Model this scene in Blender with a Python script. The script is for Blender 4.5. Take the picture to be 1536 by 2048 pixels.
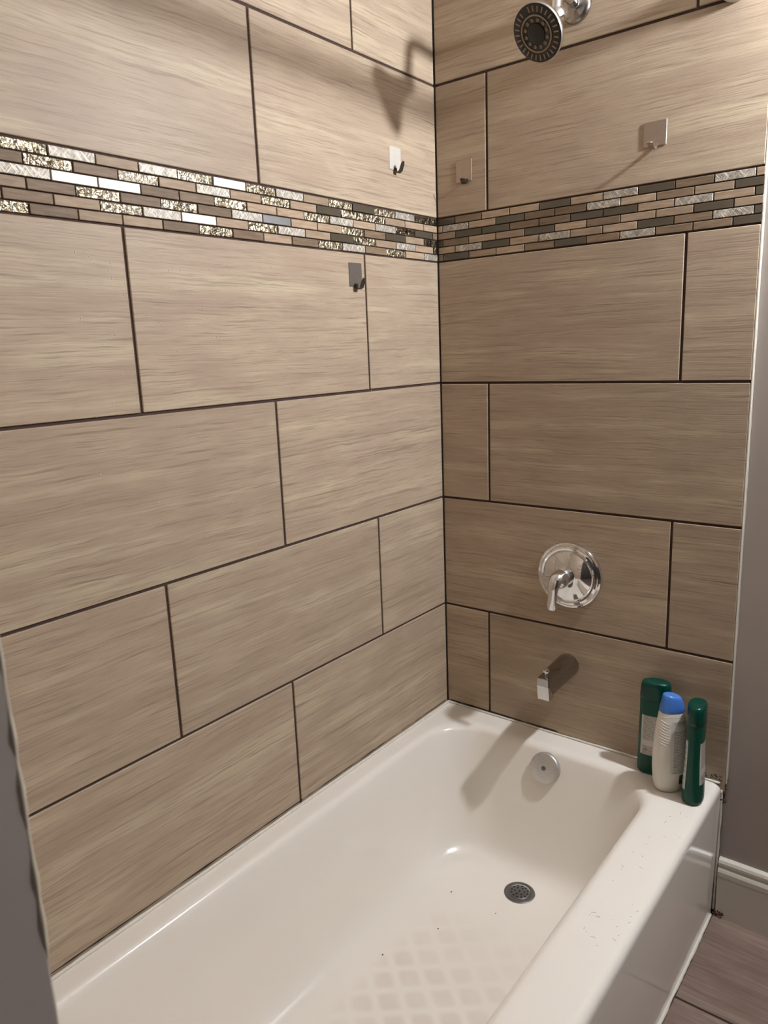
import bpy, bmesh, math, random
from mathutils import Vector, Matrix

random.seed(7)
SC = bpy.context.scene
COL = SC.collection
for o in list(bpy.data.objects):
    bpy.data.objects.remove(o)

# ------------------------------------------------------------------ camera
cam_d = bpy.data.cameras.new('camera')
cam = bpy.data.objects.new('camera', cam_d)
COL.objects.link(cam)
RIGHT = Vector((0.78783974, 0.61467471, -0.03851688))
DOWN = Vector((0.10093009, -0.19055201, -0.97647481))
FWD = Vector((-0.60755384, 0.76541814, -0.21216362))
cm = Matrix((RIGHT, -DOWN, -FWD)).transposed().to_4x4()
cm.translation = Vector((1.10844, -1.65692, 1.33370))
cam.matrix_world = cm
cam_d.sensor_fit = 'HORIZONTAL'
cam_d.sensor_width = 36.0
cam_d.lens = 1497.96 / 1536.0 * 36.0
cam_d.clip_start = 0.02
cam_d.dof.use_dof = True
cam_d.dof.focus_distance = 1.75
cam_d.dof.aperture_fstop = 16.0
SC.camera = cam

# ------------------------------------------------------------------ world, exposure
w = bpy.data.worlds.new('world')
SC.world = w
w.use_nodes = True
w.node_tree.nodes['Background'].inputs[0].default_value = (0.9, 0.93, 1.0, 1)
w.node_tree.nodes['Background'].inputs[1].default_value = 0.02
SC.view_settings.view_transform = 'Standard'
SC.view_settings.look = 'None'
SC.view_settings.gamma = 1.0
SC.view_settings.use_curve_mapping = False
SC.view_settings.exposure = 0.0
LAMP_STRENGTH = 1590.0
LAMP_COLOR = (1.0, 1.035, 1.10)
CEIL_STRENGTH = 1.0

# ------------------------------------------------------------------ helpers
def srgb(r, g, b):
    def f(c):
        c /= 255.0
        return c / 12.92 if c <= 0.04045 else ((c + 0.055) / 1.055) ** 2.4
    return (f(r), f(g), f(b), 1.0)

class NT:
    """small node-tree builder"""
    def __init__(self, name):
        self.m = bpy.data.materials.new(name)
        self.m.use_nodes = True
        self.t = self.m.node_tree
        self.b = self.t.nodes['Principled BSDF']
    def n(self, kind, **kw):
        nd = self.t.nodes.new(kind)
        for k, v in kw.items():
            setattr(nd, k, v)
        return nd
    def put(self, sock, v):
        if hasattr(v, 'is_linked') or isinstance(v, bpy.types.NodeSocket):
            self.t.links.new(v, sock)
        else:
            sock.default_value = v
    def math(self, op, a, b=None, c=None):
        nd = self.n('ShaderNodeMath', operation=op)
        for i, v in enumerate((a, b, c)):
            if v is not None:
                self.put(nd.inputs[i], v)
        return nd.outputs[0]
    def coord(self, which='Object'):
        return self.n('ShaderNodeTexCoord').outputs[which]
    def sep(self, v):
        nd = self.n('ShaderNodeSeparateXYZ')
        self.put(nd.inputs[0], v)
        return nd.outputs
    def comb(self, x, y, z):
        nd = self.n('ShaderNodeCombineXYZ')
        for i, v in enumerate((x, y, z)):
            self.put(nd.inputs[i], v)
        return nd.outputs[0]
    def rand(self):
        return self.n('ShaderNodeObjectInfo').outputs['Random']
    def noise(self, vec, scale, detail=2.0, rough=0.5, w=None, dist=0.0):
        nd = self.n('ShaderNodeTexNoise')
        if w is not None:
            nd.noise_dimensions = '4D'
            self.put(nd.inputs['W'], w)
        self.put(nd.inputs['Vector'], vec)
        nd.inputs['Scale'].default_value = scale
        nd.inputs['Detail'].default_value = detail
        nd.inputs['Roughness'].default_value = rough
        nd.inputs['Distortion'].default_value = dist
        return nd.outputs[0]
    def ramp(self, f, stops):
        nd = self.n('ShaderNodeValToRGB')
        e = nd.color_ramp.elements
        while len(e) < len(stops):
            e.new(0.5)
        for el, (p, c) in zip(e, stops):
            el.position = p
            el.color = c if len(c) == 4 else (*c, 1)
        self.put(nd.inputs[0], f)
        return nd.outputs[0]
    def mix(self, f, a, b, mode='MIX'):
        nd = self.n('ShaderNodeMix', data_type='RGBA', blend_type=mode)
        self.put(nd.inputs[0], f)
        self.put(nd.inputs[6], a)
        self.put(nd.inputs[7], b)
        return nd.outputs[2]
    def bump(self, h, strength, dist):
        nd = self.n('ShaderNodeBump')
        nd.inputs['Strength'].default_value = strength
        nd.inputs['Distance'].default_value = dist
        self.put(nd.inputs['Height'], h)
        self.t.links.new(nd.outputs[0], self.b.inputs['Normal'])
    def set(self, **kw):
        for k, v in kw.items():
            self.put(self.b.inputs[k.replace('_', ' ')], v)
        return self.m

def plain(name, color, rough=0.5, metal=0.0, noise_amt=0.0, scale=20.0, bump=0.0, **kw):
    t = NT(name)
    c = color
    if noise_amt:
        f = t.noise(t.coord(), scale, 3.0)
        dark = tuple(x * (1 - noise_amt) for x in color[:3]) + (1,)
        c = t.mix(f, dark, color)
        if bump:
            t.bump(f, bump, 0.002)
    return t.set(Base_Color=c, Roughness=rough, Metallic=metal, **kw)

def link(name, me, mat=None, parent=None, mw=None):
    o = bpy.data.objects.new(name, me)
    COL.objects.link(o)
    if mat is not None and me is not None and not me.materials:
        me.materials.append(mat)
    if parent is not None:
        o.parent = parent
    if mw is not None:
        o.matrix_local = mw
    return o

def bm_obj(name, bm, mat=None, parent=None, smooth=True, mw=None, fix=True, auto=None):
    if fix:
        bmesh.ops.recalc_face_normals(bm, faces=bm.faces)
    me = bpy.data.meshes.new(name)
    bm.to_mesh(me)
    bm.free()
    if smooth:
        me.polygons.foreach_set('use_smooth', [True] * len(me.polygons))
        if auto is not None:
            try:
                me.set_sharp_from_angle(angle=math.radians(auto))
            except Exception:
                pass
    return link(name, me, mat, parent, mw)

def thing(name, label, cat, loc=(0, 0, 0), group=None, rotz=0.0):
    o = bpy.data.objects.new(name, None)
    o.empty_display_size = 0.05
    COL.objects.link(o)
    o.location = loc
    o.rotation_euler = (0, 0, rotz)
    o['label'] = label
    o['category'] = cat
    if group:
        o['group'] = group
    return o

def struct(o, label=None):
    o['kind'] = 'structure'
    if label:
        o['label'] = label
        o['category'] = o.name.split('_')[0]
    return o

def add_box(bm, lo, hi, bevel=0.0, seg=1):
    r = bmesh.ops.create_cube(bm, size=1.0)
    vs = r['verts']
    for v in vs:
        v.co = Vector([(lo[i] + hi[i]) / 2 + v.co[i] * (hi[i] - lo[i]) for i in range(3)])
    if bevel:
        es = list({e for v in vs for e in v.link_edges})
        bmesh.ops.bevel(bm, geom=es, offset=bevel, segments=seg, affect='EDGES', profile=0.5)
    return bm

def box_obj(name, lo, hi, mat, parent=None, bevel=0.0, seg=1, smooth=False):
    return bm_obj(name, add_box(bmesh.new(), lo, hi, bevel, seg), mat, parent, smooth)

def loft(bm, rings, close_start=True, close_end=True):
    """rings: lists of points of the same length, closed loops"""
    vr = [[bm.verts.new(p) for p in ring] for ring in rings]
    n = len(vr[0])
    for a, b in zip(vr[:-1], vr[1:]):
        for i in range(n):
            j = (i + 1) % n
            bm.faces.new((a[i], a[j], b[j], b[i]))
    if close_start:
        bm.faces.new(list(reversed(vr[0])))
    if close_end:
        bm.faces.new(vr[-1])
    return vr

def lathe(bm, prof, axis='-Y', center=(0, 0, 0), n=48, M=None):
    """prof: (radius, height along the axis)"""
    c = Vector(center)
    if M is None:
        d = {'-Y': Vector((0, -1, 0)), 'Z': Vector((0, 0, 1)), 'X': Vector((1, 0, 0))}[axis]
        M = d.to_track_quat('Z', 'Y').to_matrix()
    rings = []
    for r, h in prof:
        r = max(r, 1e-5)
        rings.append([c + M @ Vector((r * math.cos(2 * math.pi * i / n), r * math.sin(2 * math.pi * i / n), h)) for i in range(n)])
    loft(bm, rings)
    return bm

def sweep(bm, pts, radii, n=16, up=Vector((1, 0, 0)), caps=True):
    """tube along pts; radii: r or (ra, rb) per point"""
    pts = [Vector(p) for p in pts]
    rings = []
    for i, p in enumerate(pts):
        a = pts[max(i - 1, 0)]
        b = pts[min(i + 1, len(pts) - 1)]
        t = (b - a).normalized()
        u = (up - t * up.dot(t)).normalized()
        v = t.cross(u)
        r = radii[i] if isinstance(radii, (list, tuple)) else radii
        ra, rb = r if isinstance(r, (list, tuple)) else (r, r)
        rings.append([p + u * (ra * math.cos(2 * math.pi * k / n)) + v * (rb * math.sin(2 * math.pi * k / n)) for k in range(n)])
    loft(bm, rings, caps, caps)
    return bm

def bez(p0, p1, p2, p3, n=10):
    out = []
    for i in range(n + 1):
        t = i / n
        out.append(Vector(p0) * (1 - t) ** 3 + Vector(p1) * 3 * t * (1 - t) ** 2 + Vector(p2) * 3 * t * t * (1 - t) + Vector(p3) * t ** 3)
    return out

# ------------------------------------------------------------------ materials
def tile_material(name, lo, mid, hi, fine_dark, rough=0.46, vscale=1.0):
    t = NT(name)
    x, y, z = t.sep(t.coord())
    W = t.math('MULTIPLY', t.rand(), 97.0)
    wob = t.noise(t.comb(t.math('MULTIPLY', x, 5.0), t.math('MULTIPLY', y, 9.0), 0.0), 1.0, 3.0, 0.55, W)
    yw = t.math('ADD', y, t.math('MULTIPLY', t.math('SUBTRACT', wob, 0.5), 0.016 * vscale))
    band = t.noise(t.comb(t.math('MULTIPLY', x, 1.1), t.math('MULTIPLY', yw, 26.0 / vscale), 0.0), 1.0, 5.0, 0.65, W)
    wob2 = t.noise(t.comb(t.math('MULTIPLY', x, 34.0), t.math('MULTIPLY', y, 60.0), 0.0), 1.0, 2.0, 0.5, W)
    yf = t.math('ADD', yw, t.math('MULTIPLY', t.math('SUBTRACT', wob2, 0.5), 0.0030))
    fine = t.noise(t.comb(t.math('MULTIPLY', x, 4.5), t.math('MULTIPLY', yf, 270.0 / vscale), 0.0), 1.0, 3.0, 0.6, W)
    hair = t.noise(t.comb(t.math('MULTIPLY', x, 14.0), t.math('MULTIPLY', yf, 620.0 / vscale), 3.0), 1.0, 2.0, 0.6, W)
    blot = t.noise(t.comb(t.math('MULTIPLY', x, 7.0), t.math('MULTIPLY', y, 16.0), 5.0), 1.0, 2.0, 0.5, W)
    c = t.ramp(band, [(0.30, lo), (0.46, mid), (0.53, mid), (0.61, hi), (0.66, mid), (0.74, hi)])
    c = t.mix(t.ramp(fine, [(0.32, (0.62,) * 3), (0.46, (0.0,) * 3)]), c, fine_dark)
    c = t.mix(t.ramp(hair, [(0.54, (0.0,) * 3), (0.70, (0.60,) * 3)]), c, hi)
    c = t.mix(t.ramp(hair, [(0.30, (0.50,) * 3), (0.43, (0.0,) * 3)]), c, fine_dark)
    c = t.mix(t.ramp(blot, [(0.40, (0.0,) * 3), (0.66, (0.5,) * 3)]), c, lo)
    # slight tone shift from tile to tile
    hs = t.n('ShaderNodeHueSaturation')
    t.put(hs.inputs['Color'], c)
    t.put(hs.inputs['Value'], t.math('ADD', 0.95, t.math('MULTIPLY', t.rand(), 0.1)))
    t.bump(t.math('ADD', t.math('MULTIPLY', fine, 0.6), t.math('MULTIPLY', hair, 0.5)), 0.35, 0.0012)
    return t.set(Base_Color=hs.outputs[0], Roughness=rough, Specular_IOR_Level=0.22)

M_TILE = tile_material('wood_look_tile', srgb(161, 141, 122), srgb(177, 158, 136), srgb(193, 177, 151), srgb(112, 92, 78))
M_FLOOR = tile_material('floor_tile', srgb(106, 88, 78), srgb(130, 111, 100), srgb(150, 131, 117), srgb(84, 66, 57), 0.38)
M_GROUT = plain('dark_grout', srgb(78, 58, 50), 0.9, 0, 0.3, 60.0, 0.3)

def stone(name, a, b, rough=0.45):
    t = NT(name)
    x, y, z = t.sep(t.coord())
    W = t.math('MULTIPLY', t.rand(), 83.0)
    f = t.noise(t.comb(t.math('MULTIPLY', x, 28.0), t.math('MULTIPLY', y, 260.0), 0.0), 1.0, 4.0, 0.6, W, 0.3)
    g = t.noise(t.coord(), 45.0, 2.0, 0.5, W)
    c = t.mix(t.ramp(f, [(0.3, (0,) * 3), (0.7, (1,) * 3)]), a, b)
    c = t.mix(t.math('MULTIPLY', g, 0.35), c, a)
    hs = t.n('ShaderNodeHueSaturation')
    t.put(hs.inputs['Color'], c)
    t.put(hs.inputs['Value'], t.math('ADD', 0.84, t.math('MULTIPLY', t.rand(), 0.32)))
    t.bump(f, 0.15, 0.001)
    return t.set(Base_Color=hs.outputs[0], Roughness=rough, Specular_IOR_Level=0.12)

def hatch_metal():
    t = NT('scratched_silver')
    x, y, z = t.sep(t.coord())
    W = t.math('MULTIPLY', t.rand(), 71.0)
    def lines(ang, fr):
        ca, sa = math.cos(ang), math.sin(ang)
        u = t.math('ADD', t.math('MULTIPLY', x, ca), t.math('MULTIPLY', y, sa))
        v = t.math('ADD', t.math('MULTIPLY', x, -sa), t.math('MULTIPLY', y, ca))
        return t.noise(t.comb(t.math('MULTIPLY', u, 50.0), t.math('MULTIPLY', v, fr), 0.0), 1.0, 2.0, 0.6, W)
    a = lines(math.radians(52), 430.0)
    b = lines(math.radians(-48), 400.0)
    h = t.math('MAXIMUM', a, b)
    c = t.ramp(h, [(0.46, srgb(142, 134, 122)), (0.60, srgb(192, 183, 168)), (0.72, srgb(248, 242, 230))])
    t.bump(h, 0.9, 0.0012)
    return t.set(Base_Color=c, Roughness=0.5, Metallic=0.3)

def foil_glass(name, c1, c2, metal, strength):
    t = NT(name)
    W = t.math('MULTIPLY', t.rand(), 59.0)
    x, y, z = t.sep(t.coord())
    v = t.comb(x, t.math('MULTIPLY', y, 0.75), 0.0)
    h = t.noise(v, 95.0, 2.0, 0.5, W, 1.5)
    g = t.noise(v, 60.0, 2.0, 0.5, W, 2.5)
    c = t.mix(t.ramp(g, [(0.38, (0,) * 3), (0.60, (1,) * 3)]), c1, c2)
    t.bump(t.math('ADD', h, t.math('MULTIPLY', g, 0.8)), strength, 0.006)
    return t.set(Base_Color=c, Roughness=0.2, Metallic=metal, Coat_Weight=0.6, Coat_Roughness=0.03)

MOS = {
    't': stone('tan_stone', srgb(150, 129, 108), srgb(186, 164, 139)),
    'd': stone('brown_stone', srgb(112, 94, 76), srgb(146, 126, 104)),
    'S': hatch_metal(),
    'G': foil_glass('gold_foil_glass', srgb(92, 80, 60), srgb(236, 226, 196), 0.85, 0.75),
    'D': foil_glass('dark_foil_glass', srgb(34, 28, 24), srgb(120, 106, 82), 0.8, 0.8),
    'M': plain('bright_satin_metal', srgb(214, 206, 192), 0.5, 0.35, 0.12, 90.0),
    'K': plain('dark_smooth_glass', srgb(88, 80, 66), 0.22, 0.0, 0.25, 40.0, 0.0, Coat_Weight=0.5, Coat_Roughness=0.05),  # dark glass; on back wall, gold foil with its dark reflection painted in
    'B': plain('blue_grey_metal', srgb(150, 150, 152), 0.3, 0.7, 0.1, 60.0),
}

def enamel():
    t = NT('cream_enamel')
    x, y, z = t.sep(t.coord())
    # worn anti-slip squares on the tub floor, rows of rounded squares set diagonally to the tub
    u = t.math('DIVIDE', x, 0.0425)
    v = t.math('DIVIDE', y, 0.0355)
    p = t.math('ADD', t.math('MULTIPLY', t.math('ADD', u, v), 0.5), 20.564)
    q = t.math('ADD', t.math('MULTIPLY', t.math('SUBTRACT', u, v), 0.5), 0.65)
    fu = t.math('ABSOLUTE', t.math('SUBTRACT', t.math('FRACT', p), 0.5))
    fv = t.math('ABSOLUTE', t.math('SUBTRACT', t.math('FRACT', q), 0.5))
    d = t.math('POWER', t.math('ADD', t.math('POWER', fu, 4.0), t.math('POWER', fv, 4.0)), 0.25)
    m = t.ramp(d, [(0.26, (1,) * 3), (0.46, (0,) * 3)])
    m = t.math('MULTIPLY', m, t.math('LESS_THAN', z, 0.048))
    m = t.math('MULTIPLY', m, t.ramp(x, [(0.195, (0,) * 3), (0.24, (1,) * 3)]))
    m = t.math('MULTIPLY', m, t.ramp(t.math('MULTIPLY', y, -1.0), [(0.36, (0,) * 3), (0.56, (1,) * 3)]))
    wear = t.ramp(t.noise(t.coord(), 9.0, 3.0), [(0.3, (0.25,) * 3), (0.65, (1,) * 3)])
    m = t.math('MULTIPLY', m, wear)
    base = t.mix(t.noise(t.coord(), 4.0, 2.0), srgb(235, 228, 217), srgb(240, 234, 224))
    c = t.mix(t.math('MULTIPLY', m, 0.62), base, srgb(219, 208, 194))
    r = t.math('ADD', 0.13, t.math('MULTIPLY', m, 0.06))
    fl = t.math('LESS_THAN', z, 0.06)
    r = t.math('ADD', r, t.math('MULTIPLY', fl, 0.06))
    t.bump(t.noise(t.coord(), 14.0, 2.0), 0.04, 0.004)
    return t.set(Base_Color=c, Roughness=r, Coat_Weight=0.3, Coat_Roughness=0.05)

M_ENAMEL = enamel()
M_CAULK = plain('white_caulk', srgb(226, 219, 206), 0.5, 0, 0.12, 80.0, 0.3)
M_CAULK_OLD = plain('yellowed_caulk', srgb(206, 196, 176), 0.6, 0, 0.3, 60.0, 0.4)
M_CHROME = plain('chrome', (0.82, 0.82, 0.83, 1), 0.06, 1.0, 0.05, 30.0)
M_CHROME_WORN = plain('spotted_chrome', (0.72, 0.71, 0.70, 1), 0.22, 1.0, 0.25, 120.0)
M_CHROME_DARK = plain('aged_chrome', (0.42, 0.40, 0.39, 1), 0.14, 1.0, 0.1, 60.0)  # chrome darkened to carry the dark room's reflection in its colour
M_CHROME_MATTE = plain('clouded_chrome', (0.66, 0.64, 0.61, 1), 0.42, 0.8, 0.2, 120.0)
M_FLANGE = plain('dull_flange_steel', (0.40, 0.375, 0.35, 1), 0.24, 1.0, 0.1, 80.0)
M_NICKEL = plain('brushed_steel', (0.62, 0.60, 0.57, 1), 0.3, 1.0, 0.1, 80.0)
M_PEWTER = plain('dull_grey_metal', srgb(128, 126, 126), 0.36, 0.85, 0.2, 60.0)
M_BRONZE = plain('bronze_grey_plastic', srgb(158, 140, 120), 0.4, 0.3, 0.2, 60.0)
M_BLACK = plain('black_rubber', srgb(22, 22, 24), 0.45, 0, 0.2, 50.0)
M_HEADFACE = plain('dark_head_face', srgb(44, 42, 42), 0.3, 0.2, 0.2, 40.0)
M_PAINT = plain('grey_satin_paint', srgb(168, 158, 150), 0.36, 0, 0.06, 6.0, 0.15)
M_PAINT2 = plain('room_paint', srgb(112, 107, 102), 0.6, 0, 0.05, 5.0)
M_PAINT3 = plain('dark_room_paint', srgb(74, 68, 64), 0.6, 0, 0.05, 5.0)  # unlit rear of the room put into the wall colour
M_CEIL = plain('ceiling_paint', srgb(190, 184, 176), 0.8, 0, 0.03, 5.0)
M_TRIM = plain('white_trim_paint', srgb(214, 207, 194), 0.28, 0, 0.06, 12.0)
M_WHITE = plain('white_enamel_metal', srgb(236, 232, 224), 0.3, 0, 0.04, 20.0)
M_GREEN = plain('dark_green_plastic', srgb(0, 70, 54), 0.3, 0, 0.12, 25.0, 0, Specular_IOR_Level=0.3)
M_GREENCAP = plain('green_cap_plastic', srgb(0, 60, 48), 0.24, 0, 0.12, 25.0, 0, Specular_IOR_Level=0.35)
M_BOTTLE = plain('pearl_white_plastic', srgb(226, 220, 208), 0.3, 0, 0.04, 20.0)
M_BLUE = plain('blue_cap_plastic', srgb(72, 124, 205), 0.25, 0, 0.12, 20.0, 0, Subsurface_Weight=0.0)
M_MOLD = plain('dark_mildew', srgb(46, 34, 30), 0.9, 0, 0.4, 90.0, 0.5)
M_RUST = plain('rust_grime', srgb(92, 56, 34), 0.9, 0, 0.6, 120.0, 0.6)

def label_material(name, paper, ink, rows, seed, block=None):
    """illegible small print: rows of broken ink lines in the label's own UV space"""
    t = NT(name)
    u, v, _ = t.sep(t.coord('UV'))
    line = t.math('FRACT', t.math('MULTIPLY', v, rows))
    stripe = t.math('MULTIPLY', t.math('GREATER_THAN', line, 0.38), 1.0)
    word = t.noise(t.comb(t.math('MULTIPLY', u, 26.0), t.math('FLOOR', t.math('MULTIPLY', v, rows)), seed), 1.0, 1.0)
    ink_m = t.math('MULTIPLY', stripe, t.math('GREATER_THAN', word, 0.40))
    para = t.noise(t.comb(0.0, t.math('MULTIPLY', v, 5.0), seed + 4.0), 1.0, 0.0)
    ink_m = t.math('MULTIPLY', ink_m, t.math('GREATER_THAN', para, 0.42))
    inside = t.math('MULTIPLY', t.math('GREATER_THAN', u, 0.1), t.math('LESS_THAN', u, 0.9))
    ink_m = t.math('MULTIPLY', ink_m, inside)
    c = t.mix(t.math('MULTIPLY', ink_m, 0.6), paper, ink)
    return t.set(Base_Color=c, Roughness=0.4)

# ------------------------------------------------------------------ room shell
TW = 0.009          # tile thickness
CEIL = 2.42
wall_left = struct(box_obj('wall_left', (-0.12, -2.7, 0), (-0.0035, 0.0, CEIL), M_GROUT))
wall_back = struct(box_obj('wall_back', (-0.12, 0.0105, 0), (2.3, 0.13, CEIL), M_PAINT))
grout_bed = box_obj('grout_bed', (0.0, 0.0035, 0.30), (0.7475, 0.0105, CEIL), M_GROUT, wall_back)
wall_front = struct(box_obj('wall_front', (0.0, -1.69, 0), (0.782, -1.5285, CEIL), M_PAINT, None, 0.003, 2))
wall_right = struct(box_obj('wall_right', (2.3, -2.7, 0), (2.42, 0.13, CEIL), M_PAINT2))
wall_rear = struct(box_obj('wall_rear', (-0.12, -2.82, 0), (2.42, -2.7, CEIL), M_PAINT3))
ceiling = struct(box_obj('ceiling', (-0.12, -2.82, CEIL), (2.42, 0.13, CEIL + 0.1), M_CEIL))
floor = struct(box_obj('floor', (-0.12, -2.82, -0.1), (2.42, 0.13, -0.003), M_GROUT))

_tile_cache = {}
def tile_mesh(wd, ht, th, bev, key, mat):
    k = (round(wd, 4), round(ht, 4), th, key)
    if k not in _tile_cache:
        bm = bmesh.new()
        add_box(bm, (-wd / 2, -ht / 2, 0), (wd / 2, ht / 2, th), bev, 1)
        bmesh.ops.recalc_face_normals(bm, faces=bm.faces)
        me = bpy.data.meshes.new(key)
        bm.to_mesh(me)
        bm.free()
        me.materials.append(mat)
        _tile_cache[k] = me
    return _tile_cache[k]

ML = Matrix(((0, 0, 1), (1, 0, 0), (0, 1, 0))).to_4x4()      # local x -> +y, y -> +z, z -> +x
MB = Matrix(((1, 0, 0), (0, 0, -1), (0, 1, 0))).to_4x4()     # local x -> +x, y -> +z, z -> -y
MF = Matrix(((-1, 0, 0), (0, 0, 1), (0, 1, 0))).to_4x4()     # facing +y

def wall_piece(name, wall, c0, c1, z0, z1, mat, bev=0.0011, th=TW, gap=0.0058, proud=0.0, gz=None):
    gz = gap if gz is None else gz
    me = tile_mesh(c1 - c0 - gap, z1 - z0 - gz, th, bev, name + '_' + mat.name, mat)
    cu, cz = (c0 + c1) / 2, (z0 + z1) / 2
    if wall == 'L':
        m = Matrix.Translation((proud - th, -cu, cz)) @ ML
        par = wall_left
    elif wall == 'B':
        m = Matrix.Translation((cu, th - proud, cz)) @ MB
        par = wall_back
    else:
        m = Matrix.Translation((cu, -1.5285, cz)) @ MF
        par = wall_front
    return link(name, me, None, par, m)

Z = [0.318, 0.636, 0.938, 1.2418, 1.5444, 1.6465, 1.950, 2.2555, 2.42]
rows = {0: Z[0:2], 1: Z[1:3], 2: Z[2:4], 3: Z[3:5], 4: Z[5:7], 5: Z[6:8], 6: Z[7:9]}
J_left = {0: [.6023, 1.2153], 1: [.2824, .8954], 2: [.5955, 1.2085], 3: [.2936, .9066], 4: [.600, 1.213], 5: [.305, .918], 6: [.6, 1.213]}
J_back = {0: [.1378], 1: [.6054], 2: [.1427], 3: [.6089], 4: [.1436], 5: [.611], 6: [.1436]}
for k, (za, zb) in rows.items():
    e = [-0.0005] + J_left[k] + [1.5285]
    for a, b in zip(e[:-1], e[1:]):
        wall_piece('tile', 'L', a, b, za, zb, M_TILE, proud=random.uniform(-0.0003, 0.0003))
    e = [-0.0005] + J_back[k] + [0.7505]
    for a, b in zip(e[:-1], e[1:]):
        wall_piece('tile', 'B', a, b, za, zb, M_TILE, proud=random.uniform(-0.0003, 0.0003))
    e = [0.002, 0.37, 0.779] if k % 2 else [0.002, 0.61, 0.779]
    for a, b in zip(e[:-1], e[1:]):
        wall_piece('tile', 'F', a, b, za, zb, M_TILE)
wall_piece('tile', 'F', 0.002, 0.39, Z[4], Z[5], M_TILE)
wall_piece('tile', 'F', 0.39, 0.779, Z[4], Z[5], M_TILE)

# mosaic band: types read off row by row; t/d stone, S scratched metal, G/D foil glass, M/B satin metal, K dark glass and darkened foil
LEFT = [  # from the near end towards the corner
    'GG' + 'StSGMGStGKGSD' + 'D',
    'dd' + 'GdGtStGtKGGtt' + 't',
    'SS' + 'MMddGttGStSDK' + 'd',
    'tt' + 'dGdGdSBttGdKt' + 'D',
    'dd' + 'tGSMtGStKGtSt' + 'D',
    'GG' + 'dttdGtdGSdGtS' + 'S',
]
LEFT[3] = 'tt' + 'dGdGdSBttGdKt' + 'D'
LEFT[1] = 'dd' + 'GdGtStGtKGGtt' + 't'
LEFT[5] = 'GG' + 'dttdGdtdGSdGt' + 'S'
BACK = [
    'KdttKtSKdSt',
    'tStKddStdtK',
    'tKKddKKtStK',
    'KdttKtdttKt',
    'tSKtStttKdSK'[:1] + 'SKtSttKdSK',
    'dKttdKdSddK',
]
rh = (Z[5] - Z[4]) / 6.0
PB, PL = 0.07575, 0.0768
def mosaic(wall, ch, a, b, r):
    z1 = Z[5] - r * rh
    th = TW - (0.0012 if ch in 'GD' else 0.0)
    pr = {'t': 0.0, 'd': 0.0, 'S': 0.0004, 'M': 0.0004, 'B': 0.0003, 'K': 0.0, 'G': -0.0012, 'D': -0.0012}[ch] + random.uniform(-.0003, .0003)
    if b - a < 0.006:
        return
    wall_piece('mosaic_tile', wall, a, b, z1 - rh, z1, MOS[ch], 0.0006, TW, 0.0024, pr, 0.0024)
for r in range(6):
    # left wall joints, distance from the corner
    off = 0.0205 if r % 2 == 0 else 0.0598
    js = [0.0015, off] if r % 2 == 0 else [0.0015, off]
    while js[-1] < 1.5:
        js.append(js[-1] + PL)
    js[-1] = 1.5285
    seq = LEFT[r][::-1]
    for i, (a, b) in enumerate(zip(js[:-1], js[1:])):
        ch = seq[i] if i < len(seq) else 'tGdStM'[(i * 5 + r * 3) % 6]
        mosaic('L', ch, a, b, r)
    off = 0.0520 if r % 2 == 0 else 0.0148
    js = [0.0015, off]
    while js[-1] < 0.74:
        js.append(js[-1] + PB)
    js[-1] = 0.7505
    if js[-1] - js[-2] < 0.008:
        js.pop(-2)
    for i, (a, b) in enumerate(zip(js[:-1], js[1:])):
        mosaic('B', BACK[r][i] if i < len(BACK[r]) else 't', a, b, r)

# floor tiles
for j, (ya, yb) in enumerate([(-0.289, 0.0085), (-0.594, -0.289), (-0.899, -0.594), (-1.204, -0.899), (-1.509, -1.204), (-1.814, -1.509), (-2.119, -1.814), (-2.424, -2.119), (-2.70, -2.424)]):
    x = 0.739 if ya > -1.5 else 0.79
    if ya < -1.7: x = 0.0
    x0 = x
    nxt = 1.33 if j % 2 == 0 else 1.03
    while nxt <= x0 + 0.05:
        nxt += 0.613
    while x0 < 2.3:
        x1 = min(nxt, 2.3)
        me = tile_mesh(x1 - x0 - 0.005, yb - ya - 0.005, 0.008, 0.0009, 'floor_tile', M_FLOOR)
        link('floor_tile', me, None, floor, Matrix.Translation(((x0 + x1) / 2, (ya + yb) / 2, -0.008)))
        x0 = x1
        nxt = x1 + 0.613

# baseboard on the painted part of the back wall
def baseboard(name, y0, x0, x1, parent=None):
    prof = [(0, 0), (0.016, 0), (0.016, 0.098), (0.0145, 0.101), (0.0145, 0.104), (0.0165, 0.107), (0.0165, 0.118), (0.014, 0.124), (0.0115, 0.128), (0.0115, 0.131), (0.013, 0.134), (0.013, 0.140), (0.010, 0.146), (0.004, 0.149), (0, 0.149)]
    bm = bmesh.new()
    loft(bm, [[(x, y0 - d, z) for d, z in prof] for x in (x0, x1)])
    return bm_obj(name, bm, M_TRIM, parent, False)
struct(baseboard('baseboard_back', 0.0105, 0.7455, 2.3))

def bead(name, pts, r, mat, parent, jitter=0.3, n=6, seed=1, flat=None):
    """lumpy bead along a polyline"""
    rnd = random.Random(seed)
    pts = [Vector(p) for p in pts]
    P, R = [], []
    for a, b in zip(pts[:-1], pts[1:]):
        L = (b - a).length
        m = max(2, int(L / 0.012))
        for i in range(m):
            P.append(a.lerp(b, i / m))
    P.append(pts[-1])
    s = 0.0
    for _ in P:
        s = 0.6 * s + 0.4 * rnd.uniform(-1, 1) * 1.6
        R.append(max(0.25 * r, r * (1 + jitter * s)))
    bm = bmesh.new()
    sweep(bm, P, R, n, Vector((0.3, 0.5, 0.81)))
    return bm_obj(name, bm, mat, parent, True)

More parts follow.
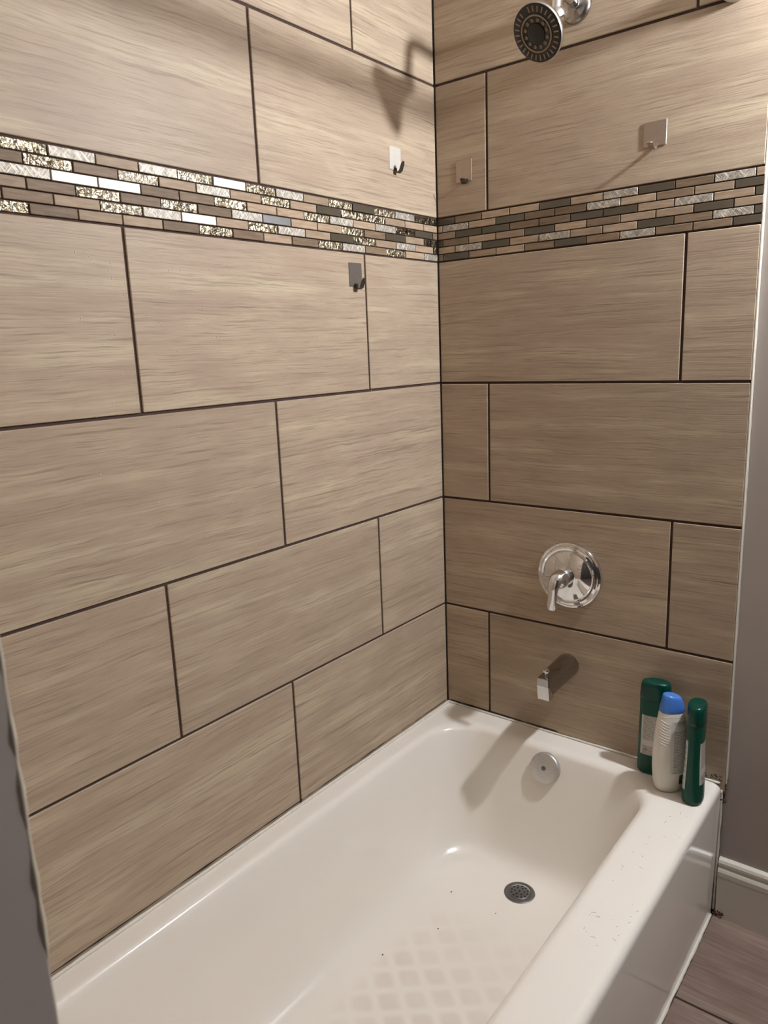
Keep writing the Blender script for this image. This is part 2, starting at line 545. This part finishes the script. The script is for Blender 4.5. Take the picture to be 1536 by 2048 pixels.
# painted-over rough edge of the tile on both open ends
bead('caulk_bead', [(0.7502, 0.0085, 0.345), (0.7502, 0.0085, CEIL)], 0.0020, M_CAULK_OLD, wall_back, 0.25, 6, 3)
box_obj('tile_edge', (0.7486, 0.0008, 0.342), (0.7508, 0.0105, CEIL), M_CAULK, wall_back)
box_obj('corner_strip', (0.7790, -1.60, 0.0), (0.7826, -1.5208, CEIL), M_PAINT, wall_front, 0.0006)
bead('caulk_bead', [(0.7818, -1.5208, 0.10), (0.7818, -1.5208, CEIL)], 0.0012, M_CAULK_OLD, wall_front, 1.1, 7, 11)

# ------------------------------------------------------------------ bathtub
TUBZ = 0.340
tub = thing('bathtub', 'long cream enamel alcove bathtub with a glossy front apron along the tiled wall', 'bathtub', (0, 0, 0))
def rrect(x0, x1, yb, yf, r, z, nc=10, nl=26, ns=12):
    """rounded rectangle loop; yb is the drain end, yf the foot end (more negative)"""
    pts = []
    def arc(cx, cy, a0):
        for i in range(nc + 1):
            a = a0 + (math.pi / 2) * i / nc
            pts.append((cx + r * math.cos(a), cy + r * math.sin(a), z))
    def seg(p, q, n):
        for i in range(1, n):
            pts.append((p[0] + (q[0] - p[0]) * i / n, p[1] + (q[1] - p[1]) * i / n, z))
    arc(x1 - r, yb - r, 0)
    seg((x1 - r, yb), (x0 + r, yb), ns)
    arc(x0 + r, yb - r, math.pi / 2)
    seg((x0, yb - r), (x0, yf + r), nl)
    arc(x0 + r, yf + r, math.pi)
    seg((x0 + r, yf), (x1 - r, yf), ns)
    arc(x1 - r, yf + r, 1.5 * math.pi)
    seg((x1, yf + r), (x1, yb - r), nl)
    return pts
FOOT = -1.5195
R = []
R.append(rrect(.001, .7355, -.0005, FOOT, .004, 0.0))
R.append(rrect(.001, .7360, -.0005, FOOT, .004, 0.02))
R.append(rrect(.001, .7390, -.0005, FOOT, .005, 0.16))
R.append(rrect(.001, .7415, -.0005, FOOT, .006, TUBZ - .022))
for a in range(1, 6):
    t = a / 5 * math.pi / 2
    i = 0.018 * (1 - math.cos(t)); h = 0.018 * (1 - math.sin(t))
    R.append(rrect(.001, .742 - i, -.0005, FOOT, .006 + i * .5, TUBZ - h))
R.append(rrect(.0025, .705, -.003, FOOT + .003, .02, TUBZ))
# rim's inner roll
X0, X1, YB, YF = .046, .638, -.056, -1.45
R.append(rrect(X0 - .004, X1 + .006, YB + .006, YF - .006, .115, TUBZ + .0003))
for a in range(0, 8):
    t = a / 7 * math.radians(72)
    rr = 0.022
    i = rr * math.sin(t); h = rr * (1 - math.cos(t))
    R.append(rrect(X0 + i * .8, X1 - i, YB - i * 1.15, YF + i, .118, TUBZ - h))
# walls: x0, x1, yb, yf, r, z
ix0, ix1, iyb, iyf = X0 + .0167, X1 - .0209, YB - .024, YF + .0209
for f, z in [(.12, .300), (.3, .255), (.5, .200), (.7, .145), (.86, .105)]:
    R.append(rrect(ix0 + .052 * f, ix1 - .040 * f, iyb - .072 * f, iyf + .20 * f, .118 + .01 * f, z))
bx0, bx1, byb, byf = ix0 + .050, ix1 - .038, iyb - .068, iyf + .19
for k in range(1, 7):
    t = k / 6 * math.pi / 2
    c = 0.062
    R.append(rrect(bx0 + c * (1 - math.cos(t)) * .9, bx1 - c * (1 - math.cos(t)) * .9, byb - c * (1 - math.cos(t)), byf + c * (1 - math.cos(t)) * 1.4, .125, .098 - c * math.sin(t)))
fx0, fx1, fyb, fyf = bx0 + .056, bx1 - .056, byb - .062, byf + .087
R.append(rrect(fx0 + .03, fx1 - .03, fyb - .03, fyf + .05, .10, .0345))
R.append(rrect(fx0 + .08, fx1 - .08, fyb - .08, fyf + .15, .06, .0335))
bm = bmesh.new()
loft(bm, R, False, True)
shell = bm_obj('shell', bm, M_ENAMEL, tub, True, auto=60)
bead('caulk_bead', [(0.0060, -1.515, TUBZ + .002), (0.0060, -.004, TUBZ + .002)], 0.0040, M_CAULK, tub, 0.15, 6, 5)
bead('caulk_bead', [(0.004, -.0035, TUBZ + .002), (0.738, -.0035, TUBZ + .002)], 0.0030, M_CAULK, tub, 0.3, 6, 6)
bead('caulk_bead', [(0.7375, -1.515, 0.001), (0.7375, -.01, 0.001)], 0.0040, M_CAULK, tub, 0.35, 6, 8)
bead('caulk_bead', [(0.7395, .0015, 0.01), (0.7422, 0.0025, 0.325)], 0.0034, M_CAULK, tub, 0.35, 6, 9)
# drain with a domed strainer
dr = bmesh.new()
DC = (0.357, -0.240, 0.0338)
lathe(dr, [(.0375, 0), (.0375, .0012), (.034, .0030), (.027, .0026), (.0245, .001), (.0245, -.001)], 'Z', DC, 40)
drain = bm_obj('drain', dr, M_PEWTER, tub, True, auto=40)
st = bmesh.new()
lathe(st, [(.0255, .0012), (.024, .0022), (.018, .0036), (.010, .0046), (.002, .005)], 'Z', DC, 32)
strainer = bm_obj('strainer', st, M_PEWTER, drain, True)
hb = bmesh.new()
for rad, cnt, h in [(.0195, 12, .0034), (.0115, 6, .0046), (.0, 1, .0051)]:
    for i in range(cnt):
        a = 2 * math.pi * (i + .3) / cnt
        lathe(hb, [(.0026, 0), (.0026, .0004), (.0018, .0005)], 'Z', (DC[0] + rad * math.cos(a), DC[1] + rad * math.sin(a), DC[2] + h), 10)
o = bm_obj('strainer_holes', hb, M_BLACK, drain, True)
o['kind'] = 'stuff'
# overflow plate on the sloping drain-end wall
nrm = Vector((0, -math.cos(math.radians(20)), math.sin(math.radians(20))))
MO = nrm.to_track_quat('Z', 'Y').to_matrix()
OC = Vector((0.352, -0.0985, 0.296))
ov = bmesh.new()
lathe(ov, [(.0385, -.012), (.0385, .002), (.037, .0048), (.034, .0062), (.010, .0075), (.001, .0078)], center=OC, M=MO, n=48)
over = bm_obj('overflow_plate', ov, M_CHROME_MATTE, tub, True, auto=50)
sb = bmesh.new()
lathe(sb, [(.0058, .0070), (.0055, .0092), (.004, .0104), (.0008, .0106)], center=OC, M=MO, n=16)
lathe(sb, [(.0016, .0104), (.0016, .0110), (.0006, .0111)], center=OC, M=MO, n=8)
bm_obj('screw', sb, M_PEWTER, over, True, auto=40)

# ------------------------------------------------------------------ shower valve
VC = Vector((0.367, 0.0, 0.776))
valve = thing('shower_valve', 'round chrome shower valve plate with a single lever pointing down', 'valve', VC)
b = bmesh.new()
lathe(b, [(.0835, 0), (.0835, .0035), (.0815, .0070), (.078, .0082), (.0755, .0072), (.0745, .0076), (.0735, .0112), (.069, .0135), (.0645, .0125), (.0625, .0098), (.0610, .0100), (.0600, .0125), (.052, .0165), (.040, .0215), (.030, .0245), (.024, .026)], '-Y', (0, 0, 0), 72)
bm_obj('escutcheon', b, M_CHROME, valve, True, auto=35)
b = bmesh.new()
lathe(b, [(.0225, .020), (.0225, .040), (.0235, .052), (.0225, .062), (.018, .0705), (.011, .0750), (.002, .0765)], '-Y', (0, 0, .004), 40)
hub = bm_obj('handle_hub', b, M_CHROME, valve, True, auto=50)
b = bmesh.new()
lev = bez((0.001, -.056, .012), (-.002, -.092, .012), (-.003, -.088, -.025), (-.008, -.086, -.066), 14)
rad = [(.0205 - .0085 * min(1, i / 8), .0165 - .0105 * min(1, i / 9)) for i in range(15)]
rad[-1] = (.0092, .0035); rad[-2] = (.0122, .0052)
sweep(b, lev, rad, 20, Vector((1, 0, 0)))
bm_obj('lever', b, M_CHROME, valve, True, auto=60)
b = bmesh.new()
lathe(b, [(.004, .018), (.004, .0215), (.002, .022)], '-Y', (.030, 0, .024), 12)
bm_obj('screw', b, M_CHROME_WORN, valve, True)

# ------------------------------------------------------------------ tub spout
SPC = Vector((0.366, 0.0, 0.540))
spout = thing('tub_spout', 'chrome tub spout with a squared nose and diverter knob below the valve', 'spout', SPC)
def sp_sec(y, wx, zt, zb, n, cnt=32):
    pts = []
    cz, hz = (zt + zb) / 2, (zt - zb) / 2
    for i in range(cnt):
        a = 2 * math.pi * i / cnt
        ca, sa = math.cos(a), math.sin(a)
        pts.append((wx * math.copysign(abs(ca) ** (2 / n), ca), y, cz + hz * math.copysign(abs(sa) ** (2 / n), sa)))
    return pts
b = bmesh.new()
loft(b, [sp_sec(0.0, .029, .029, -.029, 2.0), sp_sec(-.004, .030, .030, -.030, 2.0), sp_sec(-.020, .0295, .0295, -.0295, 2.0), sp_sec(-.024, .0285, .0285, -.0290, 2.1),
         sp_sec(-.050, .0255, .0250, -.0290, 2.8), sp_sec(-.085, .0205, .0215, -.030, 5.0), sp_sec(-.112, .0168, .0185, -.032, 9.0), sp_sec(-.124, .0156, .0175, -.030, 12.0), sp_sec(-.128, .0153, .0170, -.020, 12.0), sp_sec(-.1412, .0147, .0155, -.0040, 12.0), sp_sec(-.1424, .0140, .0145, -.0036, 12.0)])
bm_obj('spout_body', b, M_CHROME_DARK, spout, True, auto=28)
b = bmesh.new()
loft(b, [[(x, y, z) for y, z in ((-.110, .0000), (-.1385, .0000), (-.1425, -.0035), (-.1370, -.0400), (-.112, -.0400))] for x in (-.0146, .0146)])
bm_obj('spout_nose', b, M_CHROME_WORN, spout, True, auto=28)
b = bmesh.new()
lathe(b, [(.0035, .014), (.0035, .024), (.0072, .026), (.0085, .030), (.0072, .034), (.003, .0355), (.0005, .0356)], 'Z', (0, -.124, 0), 20)
bm_obj('diverter_knob', b, M_CHROME, spout, True, auto=50)

# ------------------------------------------------------------------ shower head
SH = Vector((0.363, 0.0, 2.022))
shower = thing('wall_shower', 'round chrome shower head with a dark nozzle face on a bent wall arm', 'shower head', SH)
b = bmesh.new()
lathe(b, [(.0335, 0), (.0335, .003), (.031, .008), (.024, .0115), (.014, .013), (.0115, .016)], '-Y', (0, 0, 0), 40)
bm_obj('wall_flange', b, M_FLANGE, shower, True, auto=50)
HC = Vector((-.005, -.168, -.094))                 # face centre relative to SH
HN = Vector((-.17, -.80, -.57)).normalized()     # where the face looks
joint = HC - HN * .072
b = bmesh.new()
arm = bez((0, -.002, 0), (0, -.075, .012), (0, -.105, .016), joint + Vector((-.001, .006, .034)), 14) + [joint + Vector((0, .002, .008))]
sweep(b, arm, .0105, 20, Vector((1, 0, 0)))
bm_obj('shower_arm', b, M_CHROME, shower, True, auto=50)
MH = HN.to_track_quat('Z', 'Y').to_matrix()
b = bmesh.new()
lathe(b, [(.006, -.021), (.0135, -.018), (.0165, -.010), (.0165, -.002), (.0125, .006), (.0125, .014), (.017, .016), (.017, .024), (.010, .026)], center=joint, M=MH, n=32)
bm_obj('ball_joint', b, M_CHROME, shower, True, auto=40)
b = bmesh.new()
lathe(b, [(.012, -.052), (.019, -.050), (.024, -.040), (.036, -.024), (.048, -.014), (.0535, -.008), (.0545, -.002), (.0535, .001), (.0505, .0012)], center=HC, M=MH, n=56)
body = bm_obj('head_shell', b, M_NICKEL, shower, True, auto=50)
b = bmesh.new()
lathe(b, [(.0535, -.003), (.0532, .0018), (.051, .0026), (.034, .0036), (.033, .0030), (.001, .0040)], center=HC, M=MH, n=56)
face = bm_obj('face_plate', b, M_HEADFACE, shower, True, auto=50)
b = bmesh.new()
for i in range(28):
    a = 2 * math.pi * i / 28
    if i == 8:
        continue
    X = Matrix.Translation(HC) @ (MH.to_4x4()) @ Matrix.Rotation(a, 4, 'Z')
    bb = bmesh.new()
    add_box(bb, (.0385, -.0015, .0018), (.0490, .0015, .0036), .0005, 1)
    bb.transform(X)
    me = bpy.data.meshes.new('tmp'); bb.to_mesh(me); bb.free(); b.from_mesh(me); bpy.data.meshes.remove(me)
o = bm_obj('nozzle_slots', b, M_BRONZE, face, False)
o['kind'] = 'stuff'
def ring(bm, r0, r1, h0, h1):
    lathe(bm, [(r0, h0), (r0, h1), (r1, h1), (r1, h0)], center=HC, M=MH, n=48)
b = bmesh.new()
ring(b, .0315, .0345, .002, .0048)
bm_obj('ring_trim', b, M_BRONZE, face, True, auto=40)
b = bmesh.new()
for i in range(12):
    a = 2 * math.pi * i / 12
    c = HC + MH @ Vector((.0245 * math.cos(a), .0245 * math.sin(a), .003))
    lathe(b, [(.0036, 0), (.0036, .0014), (.0024, .0015), (.0024, .0004)], center=c, M=MH, n=10)
o = bm_obj('inner_nozzles', b, M_BRONZE, face, True)
o['kind'] = 'stuff'
b = bmesh.new()
lathe(b, [(.0190, .003), (.0190, .0048), (.0165, .0058), (.001, .0062)], center=HC, M=MH, n=32)
bm_obj('centre_insert', b, M_BLACK, face, True, auto=40)

# ------------------------------------------------------------------ adhesive hooks
def hook_plate(sz, h):
    bm = bmesh.new()
    add_box(bm, (-sz / 2, -h / 2, 0.0003), (sz / 2, h / 2, 0.0016), 0.0005, 1)
    return bm
def hook_tongue(h, out=.020, wd=.0115, up=.016):
    """a strip folded from the plate's lower edge: out, then up to a rounded tip"""
    path = [(-h / 2 + .006, .0012), (-h / 2 - .001, .0020), (-h / 2 - .0055, .0055), (-h / 2 - .0065, out * .55), (-h / 2 - .003, out * .85), (-h / 2 + .004, out), (-h / 2 + up * .7, out + .003), (-h / 2 + up, out + .005)]
    wid = [wd, wd, wd, wd, wd * 1.05, wd * 1.1, wd, wd * .45]
    bm = bmesh.new()
    rings = []
    for i, ((y, z), wv) in enumerate(zip(path, wid)):
        a = Vector((path[min(i + 1, len(path) - 1)][0] - path[max(i - 1, 0)][0], path[min(i + 1, len(path) - 1)][1] - path[max(i - 1, 0)][1])).normalized()
        ny, nz = -a.y * .0006, a.x * .0006
        rings.append([(-wv / 2, y + ny, z + nz), (wv / 2, y + ny, z + nz), (wv / 2, y - ny, z - nz), (-wv / 2, y - ny, z - nz)])
    loft(bm, rings)
    return bm
def hook(m, label, mat, sz, h, tongue_x=0.0, out=.020, up=.016, tmat=None):
    t = thing('wall_hook', label, 'hook', m.translation, 'square metal hooks stuck to the tiles')
    t.matrix_world = m
    bm_obj('plate', hook_plate(sz, h), mat, t, False)
    bm = hook_tongue(h, out, up=up)
    bmesh.ops.translate(bm, verts=bm.verts, vec=(tongue_x, 0, 0))
    bm_obj('hook_tongue', bm, tmat or mat, t, False)
    bm = bmesh.new()
    for yy in (h * .08, -h * .22):
        lathe(bm, [(.0012, .0015), (.0012, .0020), (.0004, .0021)], center=(0, yy, 0), M=Matrix.Identity(3), n=8)
    o = bm_obj('rivets', bm, mat, t, False)
    return t
M_HOOK = plain('satin_steel', srgb(160, 154, 148), 0.32, 0.85, 0.08, 60.0)
M_HOOK_BRIGHT = plain('light_satin_metal', srgb(222, 216, 206), 0.42, 0.35, 0.06, 60.0)  # same hook steel, bright reflection painted into the colour
M_HOOK_DARK = plain('shaded_dark_steel', srgb(84, 76, 68), 0.35, 0.6, 0.1, 60.0)  # hook steel again, shade painted into the tongue colour
M_HOOK_DULL = plain('taupe_steel', srgb(176, 160, 146), 0.42, 0.8, 0.1, 60.0)  # hook steel with the tiles' reflection put into its colour
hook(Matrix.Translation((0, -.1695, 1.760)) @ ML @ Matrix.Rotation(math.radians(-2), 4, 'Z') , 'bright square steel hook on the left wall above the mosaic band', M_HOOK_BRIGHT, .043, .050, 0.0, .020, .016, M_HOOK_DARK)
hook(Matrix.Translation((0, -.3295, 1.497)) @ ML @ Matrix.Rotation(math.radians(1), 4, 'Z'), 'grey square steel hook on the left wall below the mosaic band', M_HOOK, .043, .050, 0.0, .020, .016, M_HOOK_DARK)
hook(Matrix.Translation((.081, 0, 1.746)) @ MB, 'square hook tinted with tile reflection on the faucet wall close to the corner', M_HOOK_DULL, .044, .050, .006, .018, .004, M_HOOK_DARK)
hook(Matrix.Translation((.538, 0, 1.742)) @ MB, 'grey square hook on the faucet wall right of the shower head, casting a long shadow', M_HOOK_DULL, .047, .048, 0.0, .028, .002)

# ------------------------------------------------------------------ shower curtain rod
rod = thing('curtain_rod', 'white shower curtain rod running over the tub edge at top right', 'curtain rod', (0.682, 0, 1.978))
b = bmesh.new()
sweep(b, [(0, -.004, 0), (0, -1.516, 0)], .0125, 20)
bm_obj('pole', b, M_WHITE, rod, True, auto=50)
for y0, s in ((0.0, 1), (-1.5195, -1)):
    b = bmesh.new()
    lathe(b, [(.036, 0), (.036, .006), (.033, .014), (.024, .020), (.016, .024), (.016, .034), (.0130, .035)], center=(0, y0, 0), M=Vector((0, -s, 0)).to_track_quat('Z', 'Y').to_matrix(), n=36)
    bm_obj('rod_flange', b, M_WHITE, rod, True, auto=50)

# ------------------------------------------------------------------ bottles
def sec(a, b_, z, n=2.4, cnt=40, dx=0.0):
    pts = []
    for i in range(cnt):
        t = 2 * math.pi * i / cnt
        ct, s_ = math.cos(t), math.sin(t)
        pts.append(Vector((dx + a * math.copysign(abs(ct) ** (2 / n), ct), b_ * math.copysign(abs(s_) ** (2 / n), s_), z)))
    return pts
def interp(prof, z):
    for p, q in zip(prof[:-1], prof[1:]):
        if p[0] <= z <= q[0]:
            f = (z - p[0]) / (q[0] - p[0])
            return [u + (v - u) * f for u, v in zip(p, q)]
    return list(prof[-1])
def catmull(prof, n):
    out = []
    for i in range(len(prof) - 1):
        p0 = prof[max(i - 1, 0)]; p1 = prof[i]; p2 = prof[i + 1]; p3 = prof[min(i + 2, len(prof) - 1)]
        for k in range(n):
            t = k / n
            out.append([0.5 * (2 * b_ + (c - a) * t + (2 * a - 5 * b_ + 4 * c - d) * t * t + (3 * b_ - a - 3 * c + d) * t ** 3) for a, b_, c, d in zip(p0, p1, p2, p3)])
    out.append(list(prof[-1]))
    return out
def label_patch(name, prof, z0, z1, t0, t1, mat, parent, off=.0004, n=2.4, nz=14, nt=12):
    """a sticker that follows the bottle's skin between two heights and two angles"""
    bm = bmesh.new()
    uv = bm.loops.layers.uv.new('UVMap')
    g = []
    for j in range(nz + 1):
        z = z0 + (z1 - z0) * j / nz
        p = interp(prof, z)
        rowv = []
        for i in range(nt + 1):
            t = t0 + (t1 - t0) * i / nt
            ct, s_ = math.cos(t), math.sin(t)
            rowv.append(bm.verts.new(((p[1] + off) * math.copysign(abs(ct) ** (2 / n), ct), (p[2] + off) * math.copysign(abs(s_) ** (2 / n), s_), z)))
        g.append(rowv)
    for j in range(nz):
        for i in range(nt):
            f = bm.faces.new((g[j][i], g[j][i + 1], g[j + 1][i + 1], g[j + 1][i]))
            for lp, (u, v) in zip(f.loops, ((i, j), (i + 1, j), (i + 1, j + 1), (i, j + 1))):
                lp[uv].uv = (u / nt, v / nz)
    return bm_obj(name, bm, mat, parent, True, fix=False)

GB = catmull([(0, .0300, .0185), (.003, .0335, .0215), (.012, .0355, .0225), (.050, .0352, .0215), (.100, .0345, .0190), (.140, .0340, .0184), (.165, .0338, .0186), (.184, .0337, .0192), (.1868, .0320, .0178)], 4)
GCAP = [(.1855, .0325, .0196), (.1872, .0342, .0196), (.195, .0342, .0196), (.215, .0330, .0190), (.223, .0312, .0192), (.2265, .0285, .0175), (.2280, .0240, .0150), (.2268, .0200, .0125)]
M_LAB_G = label_material('back_label_print', srgb(196, 188, 178), srgb(70, 66, 70), 26, 2.0)
M_LAB_E = label_material('front_label_print', srgb(198, 204, 196), srgb(40, 90, 70), 8, 5.0)
M_PRINT = plain('dark_print', srgb(48, 44, 46), 0.5, 0, 0.1, 100)
def green_bottle(loc, rz, label):
    t = thing('shampoo_bottle', label, 'bottle', loc, None, rz)
    b = bmesh.new()
    loft(b, [sec(p[1], p[2], p[0]) for p in GB])
    bm_obj('bottle_body', b, M_GREEN, t, True, auto=50)
    b = bmesh.new()
    loft(b, [sec(a, c, z) for z, a, c in GCAP])
    bm_obj('cap', b, M_GREENCAP, t, True, auto=50)
    back = label_patch('back_label', GB, .050, .147, math.pi * 1.23, math.pi * 1.77, M_LAB_G, t)
    label_patch('front_label', GB, .034, .150, math.pi * .18, math.pi * .82, M_LAB_E, t)
    # recycling triangle near the label's foot
    b = bmesh.new()
    p = interp(GB, .064)
    y = -(p[2] + .0007)
    pts = [(-.0205, .0600), (-.0135, .0600), (-.0170, .0665)]
    for (xa, za), (xb, zb) in zip(pts, pts[1:] + pts[:1]):
        d = Vector((xb - xa, 0, zb - za)).normalized(); q = Vector((-d.z, 0, d.x)) * .0006
        A = Vector((xa, 0, za)) + d * .0012; B_ = Vector((xb, 0, zb)) - d * .0012
        vs = []
        for pt in (A - q, B_ - q, B_ + q, A + q):
            yy = -(p[2] + .0008) * (1 - abs(pt.x / p[1]) ** 2.4) ** (1 / 2.4)
            vs.append(b.verts.new((pt.x, yy, pt.z)))
        b.faces.new(vs)
    bm_obj('print', b, M_PRINT, back, False)
    return t
green_bottle((0.597, -.034, TUBZ + .0002), math.radians(12), 'dark green flat shampoo bottle at the back, white back label, against the tiled wall')
green_bottle((0.7045, -.0925, TUBZ + .0002), math.radians(97), 'dark green shampoo bottle turned edge-on, nearest the outer tub corner')

WB = catmull([(0, .0240, .0165), (.003, .0285, .0200), (.014, .0335, .0228), (.040, .0370, .0240), (.075, .0385, .0245), (.110, .0375, .0240), (.145, .0345, .0230), (.172, .0305, .0210), (.188, .0278, .0195), (.190, .0272, .0190)], 4)
wb = thing('shampoo_bottle', 'white shampoo bottle with a translucent blue cap between the two green bottles', 'bottle', (0.6485, -.0835, TUBZ + .0002), None, math.radians(42))
b = bmesh.new()
loft(b, [sec(p[1], p[2], p[0], 2.2) for p in WB])
bm_obj('bottle_body', b, M_BOTTLE, wb, True, auto=50)
b = bmesh.new()
capr = [(.1900, .0272, .0190), (.1915, .0282, .0198), (.199, .0272, .0192), (.212, .0240, .0176), (.222, .0212, .0160), (.2262, .0192, .0146), (.2285, .0150, .0118), (.2278, .0100, .0080)]
rings = []
for z, a, c in capr:
    rg = sec(a, c, z, 2.2)
    if z > .215:
        for v in rg:
            v.z -= (v.x + .01) * .22      # top slopes to one side
            v.z += .002
    rings.append(rg)
loft(b, rings)
cap = bm_obj('cap', b, M_BLUE, wb, True, auto=50)
b = bmesh.new()
loft(b, [[Vector((v.x * 1.012, v.y * 1.012, z)) for v in sec(*interp(WB, min(z, .19))[1:], z, 2.2)] for z in (.1815, .1825)], True, True)
bm_obj('shoulder_ring', b, M_BOTTLE, wb, True)
M_LAB_W = label_material('blue_grey_print', srgb(206, 201, 192), srgb(96, 96, 112), 34, 9.0)
label_patch('back_label', WB, .048, .172, math.pi * 1.43, math.pi * 1.92, M_LAB_W, wb, n=2.2)
t_ = NT('barcode_print')
u_, v_, _z = t_.sep(t_.coord('UV'))
bars = t_.noise(t_.comb(0.0, t_.math('MULTIPLY', v_, 30.0), 1.0), 1.0, 0.0)
t_.set(Base_Color=t_.mix(t_.math('GREATER_THAN', bars, 0.42), srgb(150, 148, 146), srgb(34, 36, 44)), Roughness=0.4)
label_patch('barcode', WB, .022, .044, math.pi * 1.60, math.pi * 1.74, t_.m, wb, n=2.2)
b = bmesh.new()       # embossed ribs on the shoulder
for k in range(9):
    z = .171 - k * .0062
    pts = []
    for i in range(7):
        t = math.pi * (1.10 + .30 * i / 6)
        zz = z - .010 * i / 6 + .004
        p = interp(WB, zz)
        ct, s_ = math.cos(t), math.sin(t)
        pts.append((p[1] * math.copysign(abs(ct) ** (2 / 2.2), ct), p[2] * math.copysign(abs(s_) ** (2 / 2.2), s_), zz))
    sweep(b, pts, [.0002, .0007, .0008, .0008, .0008, .0007, .0002], 6, Vector((0, 0, 1)))
o = bm_obj('embossed_ribs', b, M_BOTTLE, wb, True)
o['kind'] = 'stuff'

# ------------------------------------------------------------------ vanity lamp that lights the room (right of the tub, out of frame)
lamp = thing('wall_lamp', 'chrome wall lamp with one white glass globe beside the tub alcove', 'lamp', (1.24, 0.0105, 2.045))
b = bmesh.new()
lathe(b, [(.055, 0), (.055, .012), (.048, .020), (.018, .026), (.012, .030)], '-Y', (0, 0, 0), 32)
bm_obj('back_plate', b, M_CHROME, lamp, True, auto=40)
b = bmesh.new()
sweep(b, bez((0, -.024, 0), (0, -.085, .0), (0, -.117, .03), (0, -.117, .075), 10), .009, 14)
lathe(b, [(.022, .045), (.026, .058), (.024, .072), (.010, .078)], 'Z', (0, -.117, 0), 24)
bm_obj('arm', b, M_CHROME, lamp, True, auto=50)
t_ = NT('glowing_glass')
t_.set(Base_Color=(0.9, 0.88, 0.85, 1), Emission_Color=(*LAMP_COLOR, 1), Emission_Strength=LAMP_STRENGTH)
b = bmesh.new()
bmesh.ops.create_uvsphere(b, u_segments=24, v_segments=14, radius=.035, matrix=Matrix.Translation((0, -.117, 0.004)))
bm_obj('globe', b, t_.m, lamp, True)

# added fill light, shaped as a flush ceiling lamp, to brighten the room
cl = thing('ceiling_lamp', 'added round fill light on the ceiling over the middle of the bathroom', 'lamp', (1.55, -1.5, CEIL))
b = bmesh.new()
lathe(b, [(.150, 0), (.150, -.020), (.142, -.024)], 'Z', (0, 0, 0), 40)
bm_obj('lamp_base', b, M_WHITE, cl, True, auto=40)
t_ = NT('frosted_diffuser')
t_.set(Base_Color=(0.9, 0.9, 0.88, 1), Emission_Color=(1.0, 0.93, 0.85, 1), Emission_Strength=CEIL_STRENGTH)
b = bmesh.new()
lathe(b, [(.140, -.020), (.136, -.045), (.110, -.064), (.060, -.074), (.002, -.077)], 'Z', (0, 0, 0), 40)
bm_obj('diffuser', b, t_.m, cl, True)

# ------------------------------------------------------------------ small things last: drops, dirt, mildew
rnd = random.Random(21)
M_DROP = NT('water_drop').set(Base_Color=(0.92, 0.88, 0.82, 1), Roughness=0.04, Transmission_Weight=0.35, IOR=1.33)  # whitish base colour paints the glints on the drops
b = bmesh.new()
for i in range(170):
    y = -rnd.uniform(.12, 1.0); z = rnd.choice([rnd.uniform(1.26, 1.52), rnd.uniform(1.05, 1.5)])
    r = rnd.uniform(.0007, .0014)
    lathe(b, [(r, 0), (r * .85, r * .45), (r * .45, r * .75), (r * .05, r * .82)], 'X', (0.0003, y, z), 8)
o = bm_obj('water_drops', b, M_DROP, None, True)
o['kind'] = 'stuff'; o['label'] = 'fine water drops beaded on the left tiled wall below the mosaic'; o['category'] = 'water'
b = bmesh.new()
for i in range(36):
    x = rnd.uniform(.655, .728); y = -rnd.uniform(.16, .62)
    if rnd.random() < .45:
        L = rnd.uniform(.003, .009); a = rnd.uniform(0, 6.28); k = rnd.uniform(-.9, .9)
        pts = [(x + L * s * math.cos(a + k * s), y + L * s * math.sin(a + k * s), TUBZ + .0009) for s in (0, .33, .66, 1)]
        sweep(b, pts, .00016, 5, Vector((0, 0, 1)))
    else:
        r = rnd.uniform(.0003, .0008)
        lathe(b, [(r, 0), (r * .9, r * .5), (r * .1, r * .7)], 'Z', (x, y, TUBZ + .0003), 6)
for x, y, r in [(.222, -.335, .0016), (.262, -.452, .0014), (.205, -.585, .0015), (.150, -.640, .0022), (.345, -.335, .0012)]:
    lathe(b, [(r, 0), (r * .9, r * .5), (r * .1, r * .7)], 'Z', (x, y, .036), 7)
o = bm_obj('dirt_specks', b, M_MOLD, None, True)
o['kind'] = 'stuff'; o['label'] = 'tiny dark specks and hairs scattered on the tub rim and floor'; o['category'] = 'dirt'
# mildew line above the caulk and grime at the outer tub corner
def blobs(name, pts, mat, parent, seed):
    rr = random.Random(seed)
    bm = bmesh.new()
    for c, r in pts:
        g = bmesh.ops.create_icosphere(bm, subdivisions=1, radius=1.0)
        for v in g['verts']:
            s = r * rr.uniform(.6, 1.2)
            v.co = Vector(c) + Vector((v.co.x * s, v.co.y * s * .5, v.co.z * s))
    return bm_obj(name, bm, mat, parent, True)
blobs('grime', [((.742 + rnd.uniform(-.008, .009), .003 + rnd.uniform(-.003, .004), .322 + rnd.uniform(-.03, .022)), rnd.uniform(.0015, .0045)) for _ in range(26)], M_RUST, wall_back, 4)
blobs('mildew', [((rnd.uniform(.700, .742), -.0008, .349 + rnd.uniform(-.002, .010)), rnd.uniform(.0005, .0018)) for _ in range(46)], M_MOLD, wall_back, 5)
blobs('grime', [((.742 + rnd.uniform(0, .02) ** 1, -.006 + rnd.uniform(-.006, .002), .004 + rnd.uniform(-.002, .010)), rnd.uniform(.002, .004)) for _ in range(16)], M_RUST, floor, 6)
bead('mildew', [(-0.0004, -1.50, TUBZ + .0072), (-0.0004, -.01, TUBZ + .0072)], .0010, M_MOLD, wall_left, 0.7, 5, 31)
bead('mildew', [(0.01, -.0010, TUBZ + .0072), (0.34, -.0010, TUBZ + .0072)], .0012, M_MOLD, wall_back, 0.9, 5, 33)
